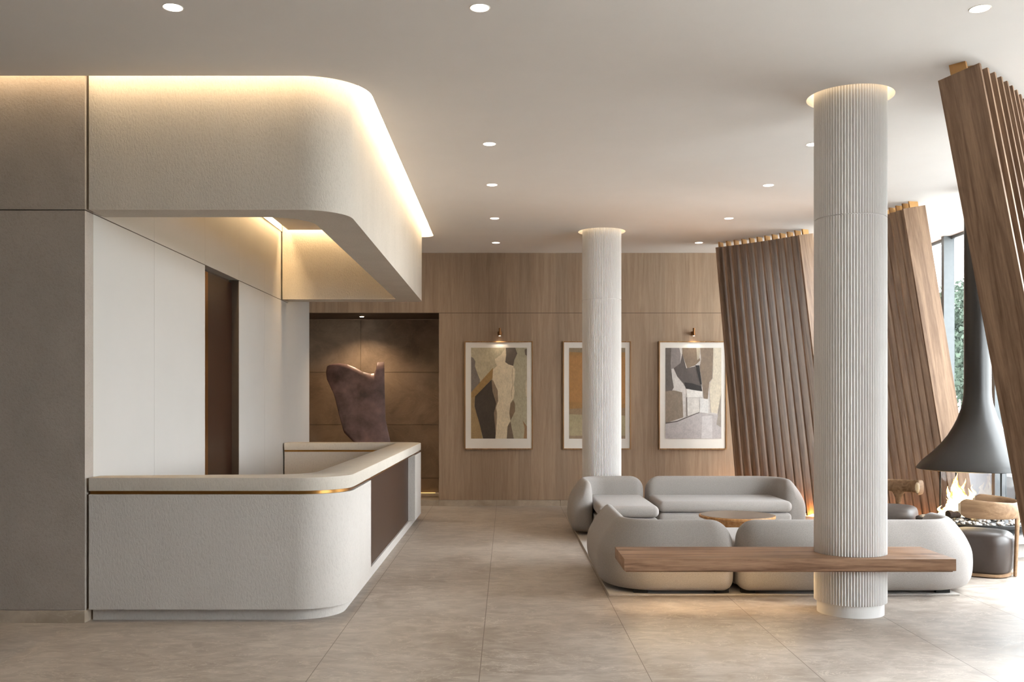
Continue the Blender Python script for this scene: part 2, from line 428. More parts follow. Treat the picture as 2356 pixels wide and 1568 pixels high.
# ================================================================== alcove canopy above the desk
ring_out = [(-3.06, YF), (XO, YF, .35), (XO, YE, .10), (-3.06, YE)]
def u_ring(xo, yf, ye, xi, yi, yb, ro, ri, rb=.1, x0=-3.06, rin=.06):
    return rpoly([(x0, yf), (xo, yf, ro), (xo, ye, rb), (x0, ye), (x0, yb), (xi, yb, rin), (xi, yi, ri), (x0, yi)])
can = empty('reception_canopy', (-2.1, 10, 3.015), 'large cream plaster canopy with rounded corner hanging above the reception desk', 'canopy')
def child(o, p):
    o.parent = p; o.matrix_parent_inverse = p.matrix_world.inverted(); return o
def fix(p):
    bpy.context.view_layer.update()
    return p
fix(can)
o = slab('canopy_shell', [u_ring(XO, YF, YE, XI, 7.28, 13.04, .35, .33)], 3.015, 4.112, M['plaster_canopy']); child(o, can)
struct(obj('ceiling_alcove', box(-2.96, XI - .0, 7.29, 12.94, H, H + .04), M['ceiling']))
struct(obj('ceiling_alcove_void', box(-3.08, XI, 7.281, 13.038, 4.118, 4.16), M['ceiling']))
cv = empty('cove_light', (-1.1, 8, 4.1), 'warm light strip glowing in the slot between canopy and ceiling', 'light strip'); fix(cv)
inner_edge = rpoly([(-9.0, 7.0), (XO, 7.0, .35), (XO, YE, .10), (-2.9, YE), (-2.9, 13.49), (-1.04, 13.49, .13), (-1.04, 6.86, .45), (-9.0, 6.86)])
child(slab('light_diffuser', [inner_edge], 4.1155, 4.13, M['e_cove']), cv)
al = empty('alcove_light', (-3.0, 10, 4.06), 'hidden warm light strip washing the white panels inside the canopy', 'light strip'); fix(al)
b = box(-3.03, -2.98, 7.6, 12.9, 4.09, 4.10); bx(b, -2.95, -1.6, 12.95, 13.02, 4.09, 4.10)
child(obj('light_diffuser', b, M['e_alc']), al)

# ================================================================== reception desk
dk = empty('reception_desk', (-2.1, 7.2, 0), 'long cream plaster reception desk wrapping round the corner beneath the canopy', 'desk'); fix(dk)
slab_pts = rpoly([(-3.06, YF), (XO, YF, .38), (XO, YE + .04, .28), (-3.06, YE + .04), (-3.06, 13.14), (XI, 13.14, .06), (XI, 7.35, .30), (-2.2, 7.30), (-3.06, 7.2)])
child(slab('countertop', [slab_pts], .957, 1.055, M['top'], bev=.004), dk)
child(slab('brass_inlay', [u_ring(XO - .022, YF + .022, YE + .02, XI + .03, 7.27, 13.16, .36, .30, .26)], .932, .957, M['brass']), dk)
body = rpoly([(-3.06, YF), (XO, YF, .38), (XO, 8.31), (XO - .095, 8.31), (XO - .095, 12.30), (XO, 12.30), (XO, YE + .04, .28), (-3.06, YE + .04), (-3.06, 13.16), (XI + .03, 13.16), (XI + .03, 7.27, .30), (-3.06, 7.27)])
child(slab('desk_front', [body], .09, .932, M['plaster']), dk)
child(obj('side_panel', box(XO - .0949, XO - .088, 8.315, 12.295, .082, .931), M['bronze']), dk)
child(slab('plinth', [u_ring(XO - .07, YF + .07, YE - .02, XI + .06, 7.24, 13.2, .34, .28, .22)], 0, .09, M['plaster']), dk)
child(obj('work_surface', box(-3.05, XI + .02, 7.30, 7.72, .70, .73), M['panel']), dk)

# ================================================================== columns
def flute(bm, cx, cy, R, z0, z1, n=78, depth=.0125, per=8):
    K = n * per
    def rr(k):
        t = (k % per) / per
        return R - depth * (1 - abs(sin(pi * t)) ** .65)
    rings = [[bm.verts.new((cx + rr(k) * cos(2 * pi * k / K), cy + rr(k) * sin(2 * pi * k / K), z)) for k in range(K)] for z in (z0, z1)]
    for k in range(K): bm.faces.new((rings[0][k], rings[0][(k + 1) % K], rings[1][(k + 1) % K], rings[1][k]))
    bm.faces.new(list(reversed(rings[0]))); bm.faces.new(rings[1]); return bm
def column(cx, cy, label, rlabel):
    t = empty('fluted_column', (cx, cy, 0), label, 'column', 'white fluted columns', kind='thing')
    for nm, bm in (('column_base', lathe(bmesh.new(), [(.245, 0), (.245, .0925)], 96)),
                   ('lower_shaft', flute(bmesh.new(), 0, 0, .2665, .0925, 3.002)),
                   ('upper_shaft', flute(bmesh.new(), 0, 0, .2665, 3.009, 4.112)),
                   ('shaft_core', lathe(bmesh.new(), [(.255, 3.0), (.255, 3.012)], 64))):
        obj(nm, bm, M['column'], t)
    r = slab('ring_light', [circle(0, 0, RR - .002, 96), circle(0, 0, .272, 96)], 4.10, 4.114, M['e_ring'])
    r.location = (cx, cy, 0); tag(r, rlabel, 'light', 'ring lights around the column tops')
column(NCX, NCY, 'thick white fluted column piercing the wooden bench in the foreground', 'glowing ring around the top of the nearer column')
column(FCX, FCY, 'white fluted column standing behind the far sofa by the pictures', 'glowing ring around the top of the farther column')

# ================================================================== bench around the near column
bn = empty('wooden_bench', (2.08, 7.3, .368), 'long thick walnut plank bench wrapped around the foreground column', 'bench'); fix(bn)
o = slab('seat_plank', [[(.86, 7.0), (3.29, 7.0), (3.29, 7.6), (.86, 7.6)], circle(NCX, NCY, .2672, 96)], .372, .460, M['bench'], bev=.003); child(o, bn)
o = slab('under_frame', [[(.875, 7.02), (3.275, 7.02), (3.275, 7.585), (.875, 7.585)], circle(NCX, NCY, .268, 96)], .362, .372, M['bench']); child(o, bn)
o = obj('light_strip', box(.95, 2.3, 7.46, 7.49, .352, .3618), M['e_under']); child(o, bn)
b = box(NCX - .36, NCX - .268, 7.25, 7.45, .34, .362)
o = obj('support_bracket', b, M['black']); child(o, bn)

# ================================================================== rug
tag(slab('rug', [[(.85, 7.95), (3.765, 7.95), (3.765, 12.75), (.85, 12.75)]], 0.0, .0145, M['rug'], bev=.003), 'large pale grey woven rug lying under the sofas and coffee table', 'rug')

# ================================================================== sofas
def catmull(pts, sub=5, closed=True):
    n = len(pts); out = []
    for i in range(n):
        p0, p1, p2, p3 = pts[i - 1], pts[i], pts[(i + 1) % n], pts[(i + 2) % n]
        for k in range(sub):
            t = k / sub
            out.append(tuple(.5 * ((2 * b_) + (-a_ + c_) * t + (2 * a_ - 5 * b_ + 4 * c_ - d_) * t * t + (-a_ + 3 * b_ - 3 * c_ + d_) * t ** 3) for a_, b_, c_, d_ in zip(p0, p1, p2, p3)))
    return out
SEC = [(0, .06), (.0, .2), (0, .35), (.005, .5), (.022, .59), (.06, .618), (.10, .605), (.155, .545), (.215, .46), (.26, .36), (.272, .27), (.268, .17), (.25, .10), (.21, .055), (.12, .04), (.04, .04)]
def back_sweep(pts, height, end0=.18, end1=.18):
    """pts: plan polyline (with rounded corner) of the inner face; outward is to the right of travel"""
    P = [Vector(p) for p in pts]
    # resample
    d = [0]
    for a, c in zip(P, P[1:]): d.append(d[-1] + (c - a).length)
    L = d[-1]
    st = []
    n = 46
    ss = set()
    for k in range(13):
        u = 1 - cos(k / 12 * pi / 2); ss.add(round(u * .2, 5)); ss.add(round(L - u * .2, 5))
    for k in range(n + 1): ss.add(round(.2 + (L - .4) * k / n, 5))
    def at(s):
        for i in range(len(d) - 1):
            if s <= d[i + 1] + 1e-9:
                t = (s - d[i]) / max(1e-9, d[i + 1] - d[i]); return P[i].lerp(P[i + 1], t), (P[i + 1] - P[i]).normalized()
        return P[-1], (P[-1] - P[-2]).normalized()
    sec = catmull([(n_, z * height / .618 if z > .3 else z) for n_, z in SEC], 4)
    bm = bmesh.new(); rings = []
    nbar = .12
    for s in sorted(ss):
        p, t = at(s); p2, t2 = at(min(L, s + .04)); p3, t3 = at(max(0, s - .04)); t = (t + t2 + t3).normalized()
        o = Vector((-t.y, t.x))
        e = min(s, L - s); r = end0 if s < L / 2 else end1
        zt = 0; 
        if e < r: zt = r - sqrt(max(0, r * r - (r - e) ** 2))
        rb = .10; zb = 0
        if e < rb: zb = rb - sqrt(max(0, rb * rb - (rb - e) ** 2))
        rn = .10; kn = 1
        if e < rn: kn = sqrt(max(0, rn * rn - (rn - e) ** 2)) / rn
        kn = .12 + .88 * kn
        ring = []
        zmid0, zmid1 = .04 + zb, height - zt
        for n_, z in sec:
            zz = zmid0 + (z - .04) / (height - .04) * (zmid1 - zmid0)
            nn = nbar + (n_ - nbar) * kn
            q = p + o * nn; ring.append(bm.verts.new((q.x, q.y, zz)))
        rings.append(ring)
    m = len(sec)
    for a, c in zip(rings, rings[1:]):
        for k in range(m): bm.faces.new((a[k], a[(k + 1) % m], c[(k + 1) % m], c[k]))
    bm.faces.new(rings[0]); bm.faces.new(rings[-1])
    return bm
def arcpath(pts, seg=12):
    n = len(pts); out = []
    for i, p in enumerate(pts):
        r = p[2] if len(p) > 2 else 0
        if not r: out.append(Vector(p[:2])); continue
        P = Vector(p[:2]); a = (Vector(pts[i - 1][:2]) - P).normalized(); c = (Vector(pts[i + 1][:2]) - P).normalized()
        ang = math.acos(a.dot(c)); t = r / math.tan(ang / 2); p0 = P + a * t; p1 = P + c * t; cen = P + (a + c).normalized() * (r / sin(ang / 2))
        v0 = p0 - cen; v1 = p1 - cen; a0 = math.atan2(v0.y, v0.x); a1 = math.atan2(v1.y, v1.x); dd = (a1 - a0 + pi) % (2 * pi) - pi
        for k in range(seg + 1): out.append(cen + Vector((cos(a0 + dd * k / seg), sin(a0 + dd * k / seg))) * r)
    return out
def cushion(x0, x1, y0, y1, z0, z1, bev=.06):
    bm = box(x0, x1, y0, y1, z0, z1, bev=bev, seg=5); return bm
def sofa(label, path, height, seat, name='sofa', cush=None, legs=()):
    x0, x1, y0, y1 = seat
    t = empty(name, ((x0 + x1) / 2, (y0 + y1) / 2, .0145), label, 'sofa', 'light grey boucle sofa sections'); fix(t)
    child(obj('backrest', back_sweep(arcpath(path), height), M['fabric'], smooth=True), t)
    child(obj('base', cushion(x0, x1, y0, y1, .05, .285, .05), M['fabric'], smooth=True), t)
    child(obj('seat_cushion', cushion(x0 - .005, x1 + .005, y0 - .01, y1 + .01, .290, .425, .06), M['fabric'], smooth=True), t)
    for lx, ly in legs:
        child(obj('leg', box(lx - .06, lx + .06, ly - .02, ly + .02, .0145, .052, .004), M['black']), t)
    return t
# near pair (backs toward the camera)
sofa('light grey sofa section behind the left half of the bench, with long left arm',
     [(1.885, 8.12), (1.055, 8.12, .22), (1.055, 9.45)][::1], .62, (1.065, 1.88, 8.15, 9.62), legs=[(1.12, 8.02), (1.80, 8.02), (1.10, 9.5), (1.8, 9.5)])
sofa('light grey sofa section behind the foreground column, with right arm',
     [(3.75, 8.75), (3.75, 8.12, .25), (1.915, 8.12)], .62, (1.92, 3.74, 8.15, 9.1), legs=[(2.02, 8.02), (3.65, 8.02), (2.02, 9.05), (3.65, 9.05)])
# far pair (facing the camera)
sofa('light grey sofa section with curved left arm in front of the far column',
     [(1.775, 12.35), (1.04, 12.35, .22), (1.04, 11.50)][::-1], .655, (1.05, 1.74, 10.92, 12.33), legs=[(1.1, 11.62), (1.65, 11.05), (1.1, 12.2), (1.65, 12.2)])
sofa('long light grey sofa section with right arm beside the dark slats',
     [(1.80, 12.35), (3.43, 12.35, .25), (3.43, 11.75)], .655, (1.83, 3.42, 11.45, 12.33), legs=[(1.95, 11.55), (3.3, 11.55), (1.95, 12.2), (3.3, 12.2)])

# ================================================================== coffee table
ct = empty('coffee_table', (2.48, 10.3, .0145), 'round wooden coffee table with conical base between the sofas', 'table')
obj('tabletop', lathe(bmesh.new(), [(.385, .352), (.402, .358), (.405, .375), (.40, .383), (.390, .3845), (.3855, .383)], 96), M['tablewood'], ct, True)
obj('table_inlay', lathe(bmesh.new(), [(.384, .380), (.384, .3872)], 96), M['tabletop'], ct)
obj('pedestal', lathe(bmesh.new(), [(.16, 0), (.17, .02), (.20, .12), (.27, .26), (.34, .352)], 64), M['tablewood'], ct, True)

# ================================================================== leaning slat screens
SCX, SCY, RIN, LEAN, ZT, DEP, TH = -.06, 10.28, 4.725, .18, 3.855, .287, .027
def slat_mesh(L):
    bm = box(0, DEP, -TH / 2, TH / 2, 0, L, .0015, 1); 
    me = bpy.data.meshes.new('slat_board'); bmesh.ops.recalc_face_normals(bm, faces=bm.faces); bm.to_mesh(me); bm.free(); me.materials.append(M['walnut']); return me
Lboard = (ZT - .004) * sqrt(1 + LEAN * LEAN)
me_slat = slat_mesh(Lboard)
bm = box(.09, .20, -TH / 2 + .002, TH / 2 - .002, Lboard - .002, Lboard + .085)
me_br = bpy.data.meshes.new('slat_bracket'); bm.to_mesh(me_br); bm.free(); me_br.materials.append(M['bracket'])
ORD = ['first', 'second', 'third', 'fourth', 'fifth', 'sixth', 'seventh', 'eighth', 'ninth', 'tenth', 'eleventh', 'twelfth']
def slat(phi, label, group):
    r = Vector((cos(phi), sin(phi), 0)); u = (Vector((0, 0, 1)) - r * LEAN).normalized()
    t = Vector((-sin(phi), cos(phi), 0)); d = t.cross(u)          # depth axis
    if d.dot(r) < 0: d = -d
    tt = u.cross(d)
    base = Vector((SCX, SCY, 0)) + r * (RIN + LEAN * ZT) + Vector((0, 0, .004))
    mw = Matrix(((d.x, tt.x, u.x, base.x), (d.y, tt.y, u.y, base.y), (d.z, tt.z, u.z, base.z), (0, 0, 0, 1)))
    o = bpy.data.objects.new('leaning_slat', me_slat); C.objects.link(o); o.matrix_world = mw
    tag(o, label, 'slat', group)
    c = bpy.data.objects.new('ceiling_bracket', me_br); C.objects.link(c); c.parent = o
    c['label'] = 'brass ceiling bracket'
    return o
STEP = 1.485
for k in range(12):
    lb = ORD[k] if k < 11 else 'last'
    slat(radians(49.1 - STEP * k), 'leaning dark walnut slat, %s from the left in the far screen' % lb, 'slats of the far leaning screen')
for k in range(12):
    lb = ORD[k]
    if k == 0: lab = 'rightmost leaning walnut slat of the middle screen, wide face lit, beside the fireplace'
    else: lab = 'leaning walnut slat, %s from the right in the middle screen' % lb
    slat(radians(10.0 + STEP * k), lab, 'slats of the middle leaning screen')
for k in range(12):
    if k == 0: lab = 'nearest leaning walnut slat with broad grained face at the right edge'
    else: lab = 'leaning walnut slat, %s from the left in the nearest screen' % ORD[k]
    slat(radians(-49.2 + STEP * k), lab, 'slats of the nearest leaning screen')
# floor light channels at the feet of the screens
def arc_strip(r0, r1, a0, a1, n=24):
    out = [(SCX + r0 * cos(radians(a0 + (a1 - a0) * k / n)), SCY + r0 * sin(radians(a0 + (a1 - a0) * k / n))) for k in range(n + 1)]
    out += [(SCX + r1 * cos(radians(a1 + (a0 - a1) * k / n)), SCY + r1 * sin(radians(a1 + (a0 - a1) * k / n))) for k in range(n + 1)]
    return out
tag(slab('floor_light_strip', [arc_strip(5.44, 5.70, 32, 50)], 0, .003, M['e_fin']), 'warm floor light strip behind the feet of the far slats', 'light strip')
tag(slab('floor_light_strip', [arc_strip(5.44, 5.70, 9.5, 23)], 0, .003, M['e_fin']), 'warm floor light strip behind the feet of the middle slats', 'light strip')

# ================================================================== suspended fireplace
FX, FY = 5.12, 10.4
fp = empty('suspended_fireplace', (FX, FY, 0), 'black suspended fireplace with flared hood, glass cylinder and round hearth', 'fireplace')
hp = [(.600, .878), (.618, .885), (.612, .905), (.575, .950), (.525, 1.0), (.445, 1.072), (.373, 1.15), (.300, 1.245), (.243, 1.345), (.203, 1.43), (.174, 1.52), (.152, 1.60), (.140, 1.68), (.136, 1.78), (.135, 1.95), (.135, 2.9), (.135, H)]
obj('hood', lathe(bmesh.new(), hp + [], 96), M['hood'], fp, True)
obj('fire_glass', lathe(bmesh.new(), [(.365, .34), (.365, .90)], 64, caps=False), M['fireglass'], fp, True)
for a in (153.8, 280.8, 333.8, 100):
    obj('post', tube(bmesh.new(), (.37 * cos(radians(a)), .37 * sin(radians(a)), .33), (.37 * cos(radians(a)), .37 * sin(radians(a)), .90), .009), M['black'], fp, True)
obj('hearth_pedestal', lathe(bmesh.new(), [(.52, 0), (.52, .16)], 64), M['steel'], fp)
obj('hearth_disc', lathe(bmesh.new(), [(.68, .16), (.70, .17), (.70, .230), (.69, .238)], 96), M['steel'], fp, True)
obj('hearth_tray', lathe(bmesh.new(), [(.45, .239), (.45, .29), (.60, .30), (.62, .31), (.62, .335), (.60, .342), (.57, .330), (.0001, .330)], 96, caps=False), M['black'], fp, True)
random.seed(3)
bm = bmesh.new()
for k in range(170):
    a = random.uniform(0, 2 * pi); r = .57 * sqrt(random.random()); s = random.uniform(.012, .03)
    mt = Matrix.Translation((r * cos(a), r * sin(a), .338 + s * .3)) @ Matrix.Rotation(random.uniform(0, 3), 4, 'Z') @ Matrix.Diagonal((s * 1.4, s, s * .7, 1))
    bmesh.ops.create_icosphere(bm, subdivisions=1, radius=1, matrix=mt)
o = obj('ash_bed', bm, M['ash'], fp); o['kind'] = 'stuff'
for k, (lx, ly, lz, ang, L_) in enumerate([(-.22, -.05, .40, .25, .30), (-.12, .10, .40, -.35, .34), (-.02, -.08, .40, .8, .30), (-.12, 0, .45, .1, .34), (.14, .06, .39, -.9, .26)]):
    bm = bmesh.new(); nseg = 8
    rings = []
    for i in range(nseg + 1):
        rad = .042 * (1 + .18 * random.uniform(-1, 1)); c0 = Vector(((i / nseg - .5) * L_, random.uniform(-.006, .006), random.uniform(-.006, .006)))
        rings.append([bm.verts.new(c0 + Vector((0, cos(2 * pi * j / 10) * rad * random.uniform(.88, 1.1), sin(2 * pi * j / 10) * rad))) for j in range(10)])
    for a_, c_ in zip(rings, rings[1:]):
        for j in range(10): bm.faces.new((a_[j], a_[(j + 1) % 10], c_[(j + 1) % 10], c_[j]))
    bm.faces.new(rings[0]); bm.faces.new(rings[-1])
    bm.transform(Matrix.Translation((lx, ly, lz)) @ Matrix.Rotation(ang, 4, 'Z'))
    lg = obj('fire_log', bm, M['log'], smooth=True); lg.location = (FX, FY, 0)
    tag(lg, ['charred log at the left edge of the fire', 'charred log crossing behind the flames', 'charred log under the front of the flames', 'charred log lying on top of the others in the fire', 'charred log on the right of the fire'][k], 'log', 'logs burning in the fireplace')
# flames
fm = bpy.data.materials.new('flame'); fm.use_nodes = True; nt = fm.node_tree; nt.nodes.clear()
tc = N(nt, 'ShaderNodeTexCoord'); sp = N(nt, 'ShaderNodeSeparateXYZ'); nt.links.new(tc.outputs['Object'], sp.inputs[0])
nz = noise(nt, tc.outputs['Object'], 14, 4, .6, .8)
lw = N(nt, 'ShaderNodeLayerWeight'); lw.inputs[0].default_value = .35
hgt = mathn(nt, 'MULTIPLY', mathn(nt, 'SUBTRACT', sp.outputs[2], .40), 2.3)
fx = mathn(nt, 'ADD', mathn(nt, 'ADD', mathn(nt, 'MULTIPLY', hgt, .30), mathn(nt, 'MULTIPLY', lw.outputs['Facing'], .62)), mathn(nt, 'MULTIPLY', mathn(nt, 'SUBTRACT', nz, .5), .9))
cr = ramp(nt, fx, [(0.15, (1, .80, .45, 1)), (.45, (1, .50, .10, 1)), (.75, (1, .18, .02, 1))])
st_ = ramp(nt, fx, [(.1, (1, 1, 1, 1)), (.5, (.30, .30, .30, 1)), (.8, (.10, .10, .10, 1))])
em = N(nt, 'ShaderNodeEmission'); nt.links.new(cr, em.inputs[0]); nt.links.new(mathn(nt, 'MULTIPLY', st_, 9), em.inputs[1])
tr = N(nt, 'ShaderNodeBsdfTransparent'); mx = N(nt, 'ShaderNodeMixShader')
al_ = ramp(nt, fx, [(.45, (0, 0, 0, 1)), (.85, (1, 1, 1, 1))])
nt.links.new(al_, mx.inputs[0]); nt.links.new(em.outputs[0], mx.inputs[1]); nt.links.new(tr.outputs[0], mx.inputs[2])
ou = N(nt, 'ShaderNodeOutputMaterial'); nt.links.new(mx.outputs[0], ou.inputs[0])
def tongue(bm, x, y, z, hgt, rad, lean):
    n = 14; rings = []
    for i in range(n + 1):
        t = i / n; r = rad * (sin(pi * min(1, (t * .86 + .14)) ** .75)) * (1 - t) ** .35 + .0005
        cx = x + lean * t * t + .02 * sin(7 * t + x * 30); cy_ = y + .015 * sin(9 * t + y * 40)
        rings.append([bm.verts.new((cx + r * cos(2 * pi * k / 12) * (1 + .15 * sin(3 * k + i)), cy_ + r * .8 * sin(2 * pi * k / 12), z + t * hgt)) for k in range(12)])
    for a, c in zip(rings, rings[1:]):
        for k in range(12): bm.faces.new((a[k], a[(k + 1) % 12], c[(k + 1) % 12], c[k]))
    return bm
bm = bmesh.new()
for a in [(-.09, 0, .37, .30, .15, .02), (-.16, .02, .37, .20, .12, .0), (.03, .0, .37, .19, .11, -.02), (-.11, 0, .40, .44, .095, -.02), (-.15, .04, .40, .30, .06, -.04), (-.03, -.03, .40, .28, .075, .01), (-.20, -.03, .40, .17, .04, -.02), (.05, .0, .39, .20, .07, -.02), (.12, .03, .39, .13, .05, -.03), (-.07, .05, .42, .36, .05, .03), (-.26, .01, .39, .10, .028, -.01), (-.13, -.05, .50, .28, .03, -.05), (.01, .02, .55, .16, .022, .03)]: tongue(bm, a[0] * 1.25 - .07, a[1], a[2], a[3], a[4] * 1.1, a[5])
fl = obj('flames', bm, fm, smooth=True); fl.location = (FX, FY, 0); tag(fl, 'bright orange and yellow flames under the black hood', 'fire', kind='stuff')

# ================================================================== chairs with curved wooden backs
def chair(loc, rz, label, leather, cat='chair'):
    t = empty('lounge_chair', loc, label, cat, 'wooden back lounge chairs by the fire', rz)
    def sup(a, r, e=3.2):
        c, s = cos(a), sin(a); k = (abs(c) ** e + abs(s) ** e) ** (-1 / e); return c * k * r, s * k * r
    def drum(prof, n=72):
        bm = bmesh.new(); rings = []
        for r, z in prof: rings.append([bm.verts.new((*sup(2 * pi * k / n, r), z)) for k in range(n)])
        for a, c in zip(rings, rings[1:]):
            for k in range(n): bm.faces.new((a[k], a[(k + 1) % n], c[(k + 1) % n], c[k]))
        bm.faces.new(list(reversed(rings[0]))); bm.faces.new(rings[-1]); return bm
    obj('seat', drum([(.255, .035), (.272, .06), (.280, .18), (.281, .30), (.276, .345), (.262, .378), (.235, .398), (.19, .408), (.05, .412)]), leather, t, True)
    obj('base_ring', drum([(.262, .006), (.274, .012), (.274, .032), (.262, .036)]), M['chairwood'], t, True)
    # backrest: U band, open toward +x
    path = arcpath([(.12, -.315), (-.32, -.325, .27), (-.32, .325, .27), (.12, .315)], 10)
    d = [0]
    for a, c in zip(path, path[1:]): d.append(d[-1] + (c - a).length)
    L_ = d[-1]; bm = bmesh.new(); rings = []; n = 60
    def at(s):
        for i in range(len(d) - 1):
            if s <= d[i + 1] + 1e-9: return path[i].lerp(path[i + 1], (s - d[i]) / (d[i + 1] - d[i])), (path[i + 1] - path[i]).normalized()
    SS = [.0, .004, .012, .025, .045, .07, .10] + [.10 + (L_ - .2) * k / n for k in range(1, n)] + [L_ - v for v in (.10, .07, .045, .025, .012, .004, 0)]
    for s in SS:
        p, tn = at(min(s, L_ - 1e-6)); o = Vector((tn.y, -tn.x)); e = min(s, L_ - s)
        hw = .090 * sqrt(max(.22, 1 - max(0, (.085 - e) / .085) ** 2)); u = min(1, e / .5)
        hw = hw * (1 - .18 * u); zc = .625 - .02 * u + .01
        th = .024 * (.35 + .65 * sqrt(max(0, 1 - max(0, (.02 - e) / .02) ** 2)))
        rings.append([bm.verts.new((p.x + o.x * th * cos(2 * pi * k / 16) , p.y + o.y * th * cos(2 * pi * k / 16), zc + hw * (abs(sin(2 * pi * k / 16)) ** .6) * (1 if sin(2 * pi * k / 16) > 0 else -1))) for k in range(16)])
    for a, c in zip(rings, rings[1:]):
        for k in range(16): bm.faces.new((a[k], a[(k + 1) % 16], c[(k + 1) % 16], c[k]))
    f0 = bm.faces.new(rings[0]); f1 = bm.faces.new(rings[-1])
    for rg in (rings[0], rings[1], rings[2], rings[-1], rings[-2], rings[-3]):
        for v_ in rg:
            for f_ in v_.link_faces: f_.material_index = 1
    obj('backrest', bm, [M['chairwood'], M['endgrain']], t, True)
    bm = bmesh.new(); rings = []
    for i in range(25):
        q = i / 24; z = .004 + q * .60
        wx_ = .016 + .004 * q; wy = .024 + .012 * q + .10 * max(0, (q - .66) / .34) ** 2.4
        rings.append([bm.verts.new((-.300 - .022 * q + wx_ * cos(2 * pi * k / 16), wy * sin(2 * pi * k / 16), z)) for k in range(16)])
    for a, c in zip(rings, rings[1:]):
        for k in range(16): bm.faces.new((a[k], a[(k + 1) % 16], c[(k + 1) % 16], c[k]))
    bm.faces.new(rings[0]); bm.faces.new(rings[-1])
    obj('back_leg', bm, M['chairwood'], t, True)
    return t
chair((4.46, 9.02, 0), radians(143), 'dark leather chair with curved oak back in front of the fireplace', M['leather'])
chair((4.50, 11.20, 0), radians(-127), 'grey leather chair with wooden back partly hidden behind the foreground column', M['leather2'])

# ================================================================== niche sculpture
SY = 15.5
def cx_(px): return (600 + px / 2.24 - VX) * SY / F
def cz_(py): return EYE - (480 + py / 2.24 - VY) * SY / F
topL = [(340, 838), (345, 812), (360, 803), (375, 800), (410, 797), (450, 803), (490, 820), (530, 842), (570, 852), (585, 849), (594, 830), (598, 800), (602, 792), (634, 790), (636, 900), (641, 1080), (666, 1200), (690, 1340), (706, 1478)]
botL = [(340, 850), (345, 880), (385, 960), (410, 1060), (435, 1150), (480, 1195), (520, 1235), (550, 1300), (575, 1400), (585, 1478), (706, 1478.5)]
def interp(L, x):
    for (a, b_), (c, d_) in zip(L, L[1:]):
        if a <= x <= c: return b_ + (d_ - b_) * (x - a) / max(1e-6, c - a)
    return L[-1][1]
bm = bmesh.new(); cols = []
xs = sorted(set([340 + 366 * k / 60 for k in range(61)] + [p[0] for p in topL]))
for x in xs:
    zt, zb = cz_(interp(topL, x)), cz_(interp(botL, x)) - .0005
    yb_ = SY + .10 * ((x - 520) / 180) ** 2
    cols.append([bm.verts.new((cx_(x), yb_ - .06 * sin(pi * min(1, max(0, (zb + (zt - zb) * j / 16) / 2.4))), zb + (zt - zb) * j / 16)) for j in range(17)])
for a, c in zip(cols, cols[1:]):
    for j in range(16): bm.faces.new((a[j], a[j + 1], c[j + 1], c[j]))
sc_ = obj('sculpture', bm, M['sculpture'], smooth=True)
sc_['label'] = ''; tag(sc_, 'tall curved dark bronze sculpture standing in the stone niche', 'sculpture')
md = sc_.modifiers.new('solid', 'SOLIDIFY'); md.thickness = .05; md.offset = -1
# ceiling spot of the niche
t = empty('niche_spotlight', (-2.35, 15.5, ZJ), 'small bright spotlight in the ceiling of the stone niche', 'light')
obj('spot_lens', lathe(bmesh.new(), [(.03, -.012), (.03, -.006)], 24), emit('niche_lens', (1, .85, .65), 60), t)
obj('spot_trim', lathe(bmesh.new(), [(.045, -.008), (.045, 0)], 24), M['brass'], t)
def spot(loc, power, size, blend, col, rot=(0, 0, 0), rad=.03, parent=None):
    l = bpy.data.lights.new('lamp_beam', 'SPOT'); l.energy = power; l.spot_size = radians(size); l.spot_blend = blend; l.color = col; l.shadow_soft_size = rad
    o = bpy.data.objects.new('lamp_beam', l); C.objects.link(o); o.location = loc; o.rotation_euler = rot
    if parent is not None: fix(parent); child(o, parent)
    return o
spot((-2.35, 15.5, ZJ - .03), L_NICHE * 6, 130, .8, (1, .78, .52), parent=t)

# ================================================================== ceiling downlights
DL = [(398, 17, 'downlight above the left wall, nearest the top left corner'), (1104, 18, 'downlight nearest the camera in the middle row of the ceiling'),
      (2255, 20, 'downlight nearest the camera in the right row of the ceiling'), (1126, 331, 'downlight second from the camera in the middle ceiling row'),
      (1870, 332, 'downlight mostly hidden behind the top of the near column'), (1132, 425, 'downlight third from the camera in the middle ceiling row'),
      (1768, 426, 'downlight just left of the near column in the right ceiling row'), (1138, 502, 'downlight fourth from the camera in the middle ceiling row'),
      (1677, 502, 'downlight in the right ceiling row, above the far slats'), (1141, 558, 'downlight nearest the oak wall in the middle ceiling row'),
      (1608, 558, 'downlight nearest the oak wall in the right ceiling row')]
for i, (px, py, lb) in enumerate(DL):
    Y = (H - EYE) * F / (VY - py); X = (px - VX) * Y / F
    t = empty('recessed_downlight', (X, Y, H), 'round white ' + lb, 'light', 'recessed ceiling downlights')
    obj('downlight_trim', lathe(bmesh.new(), [(.054, 0), (.060, -.003), (.062, -.001), (.062, .0005)], 40, caps=False), M['trimwhite'], t, True)
    obj('downlight_lens', lathe(bmesh.new(), [(.054, -.002), (.054, -.0005)], 40), M['e_down'], t)

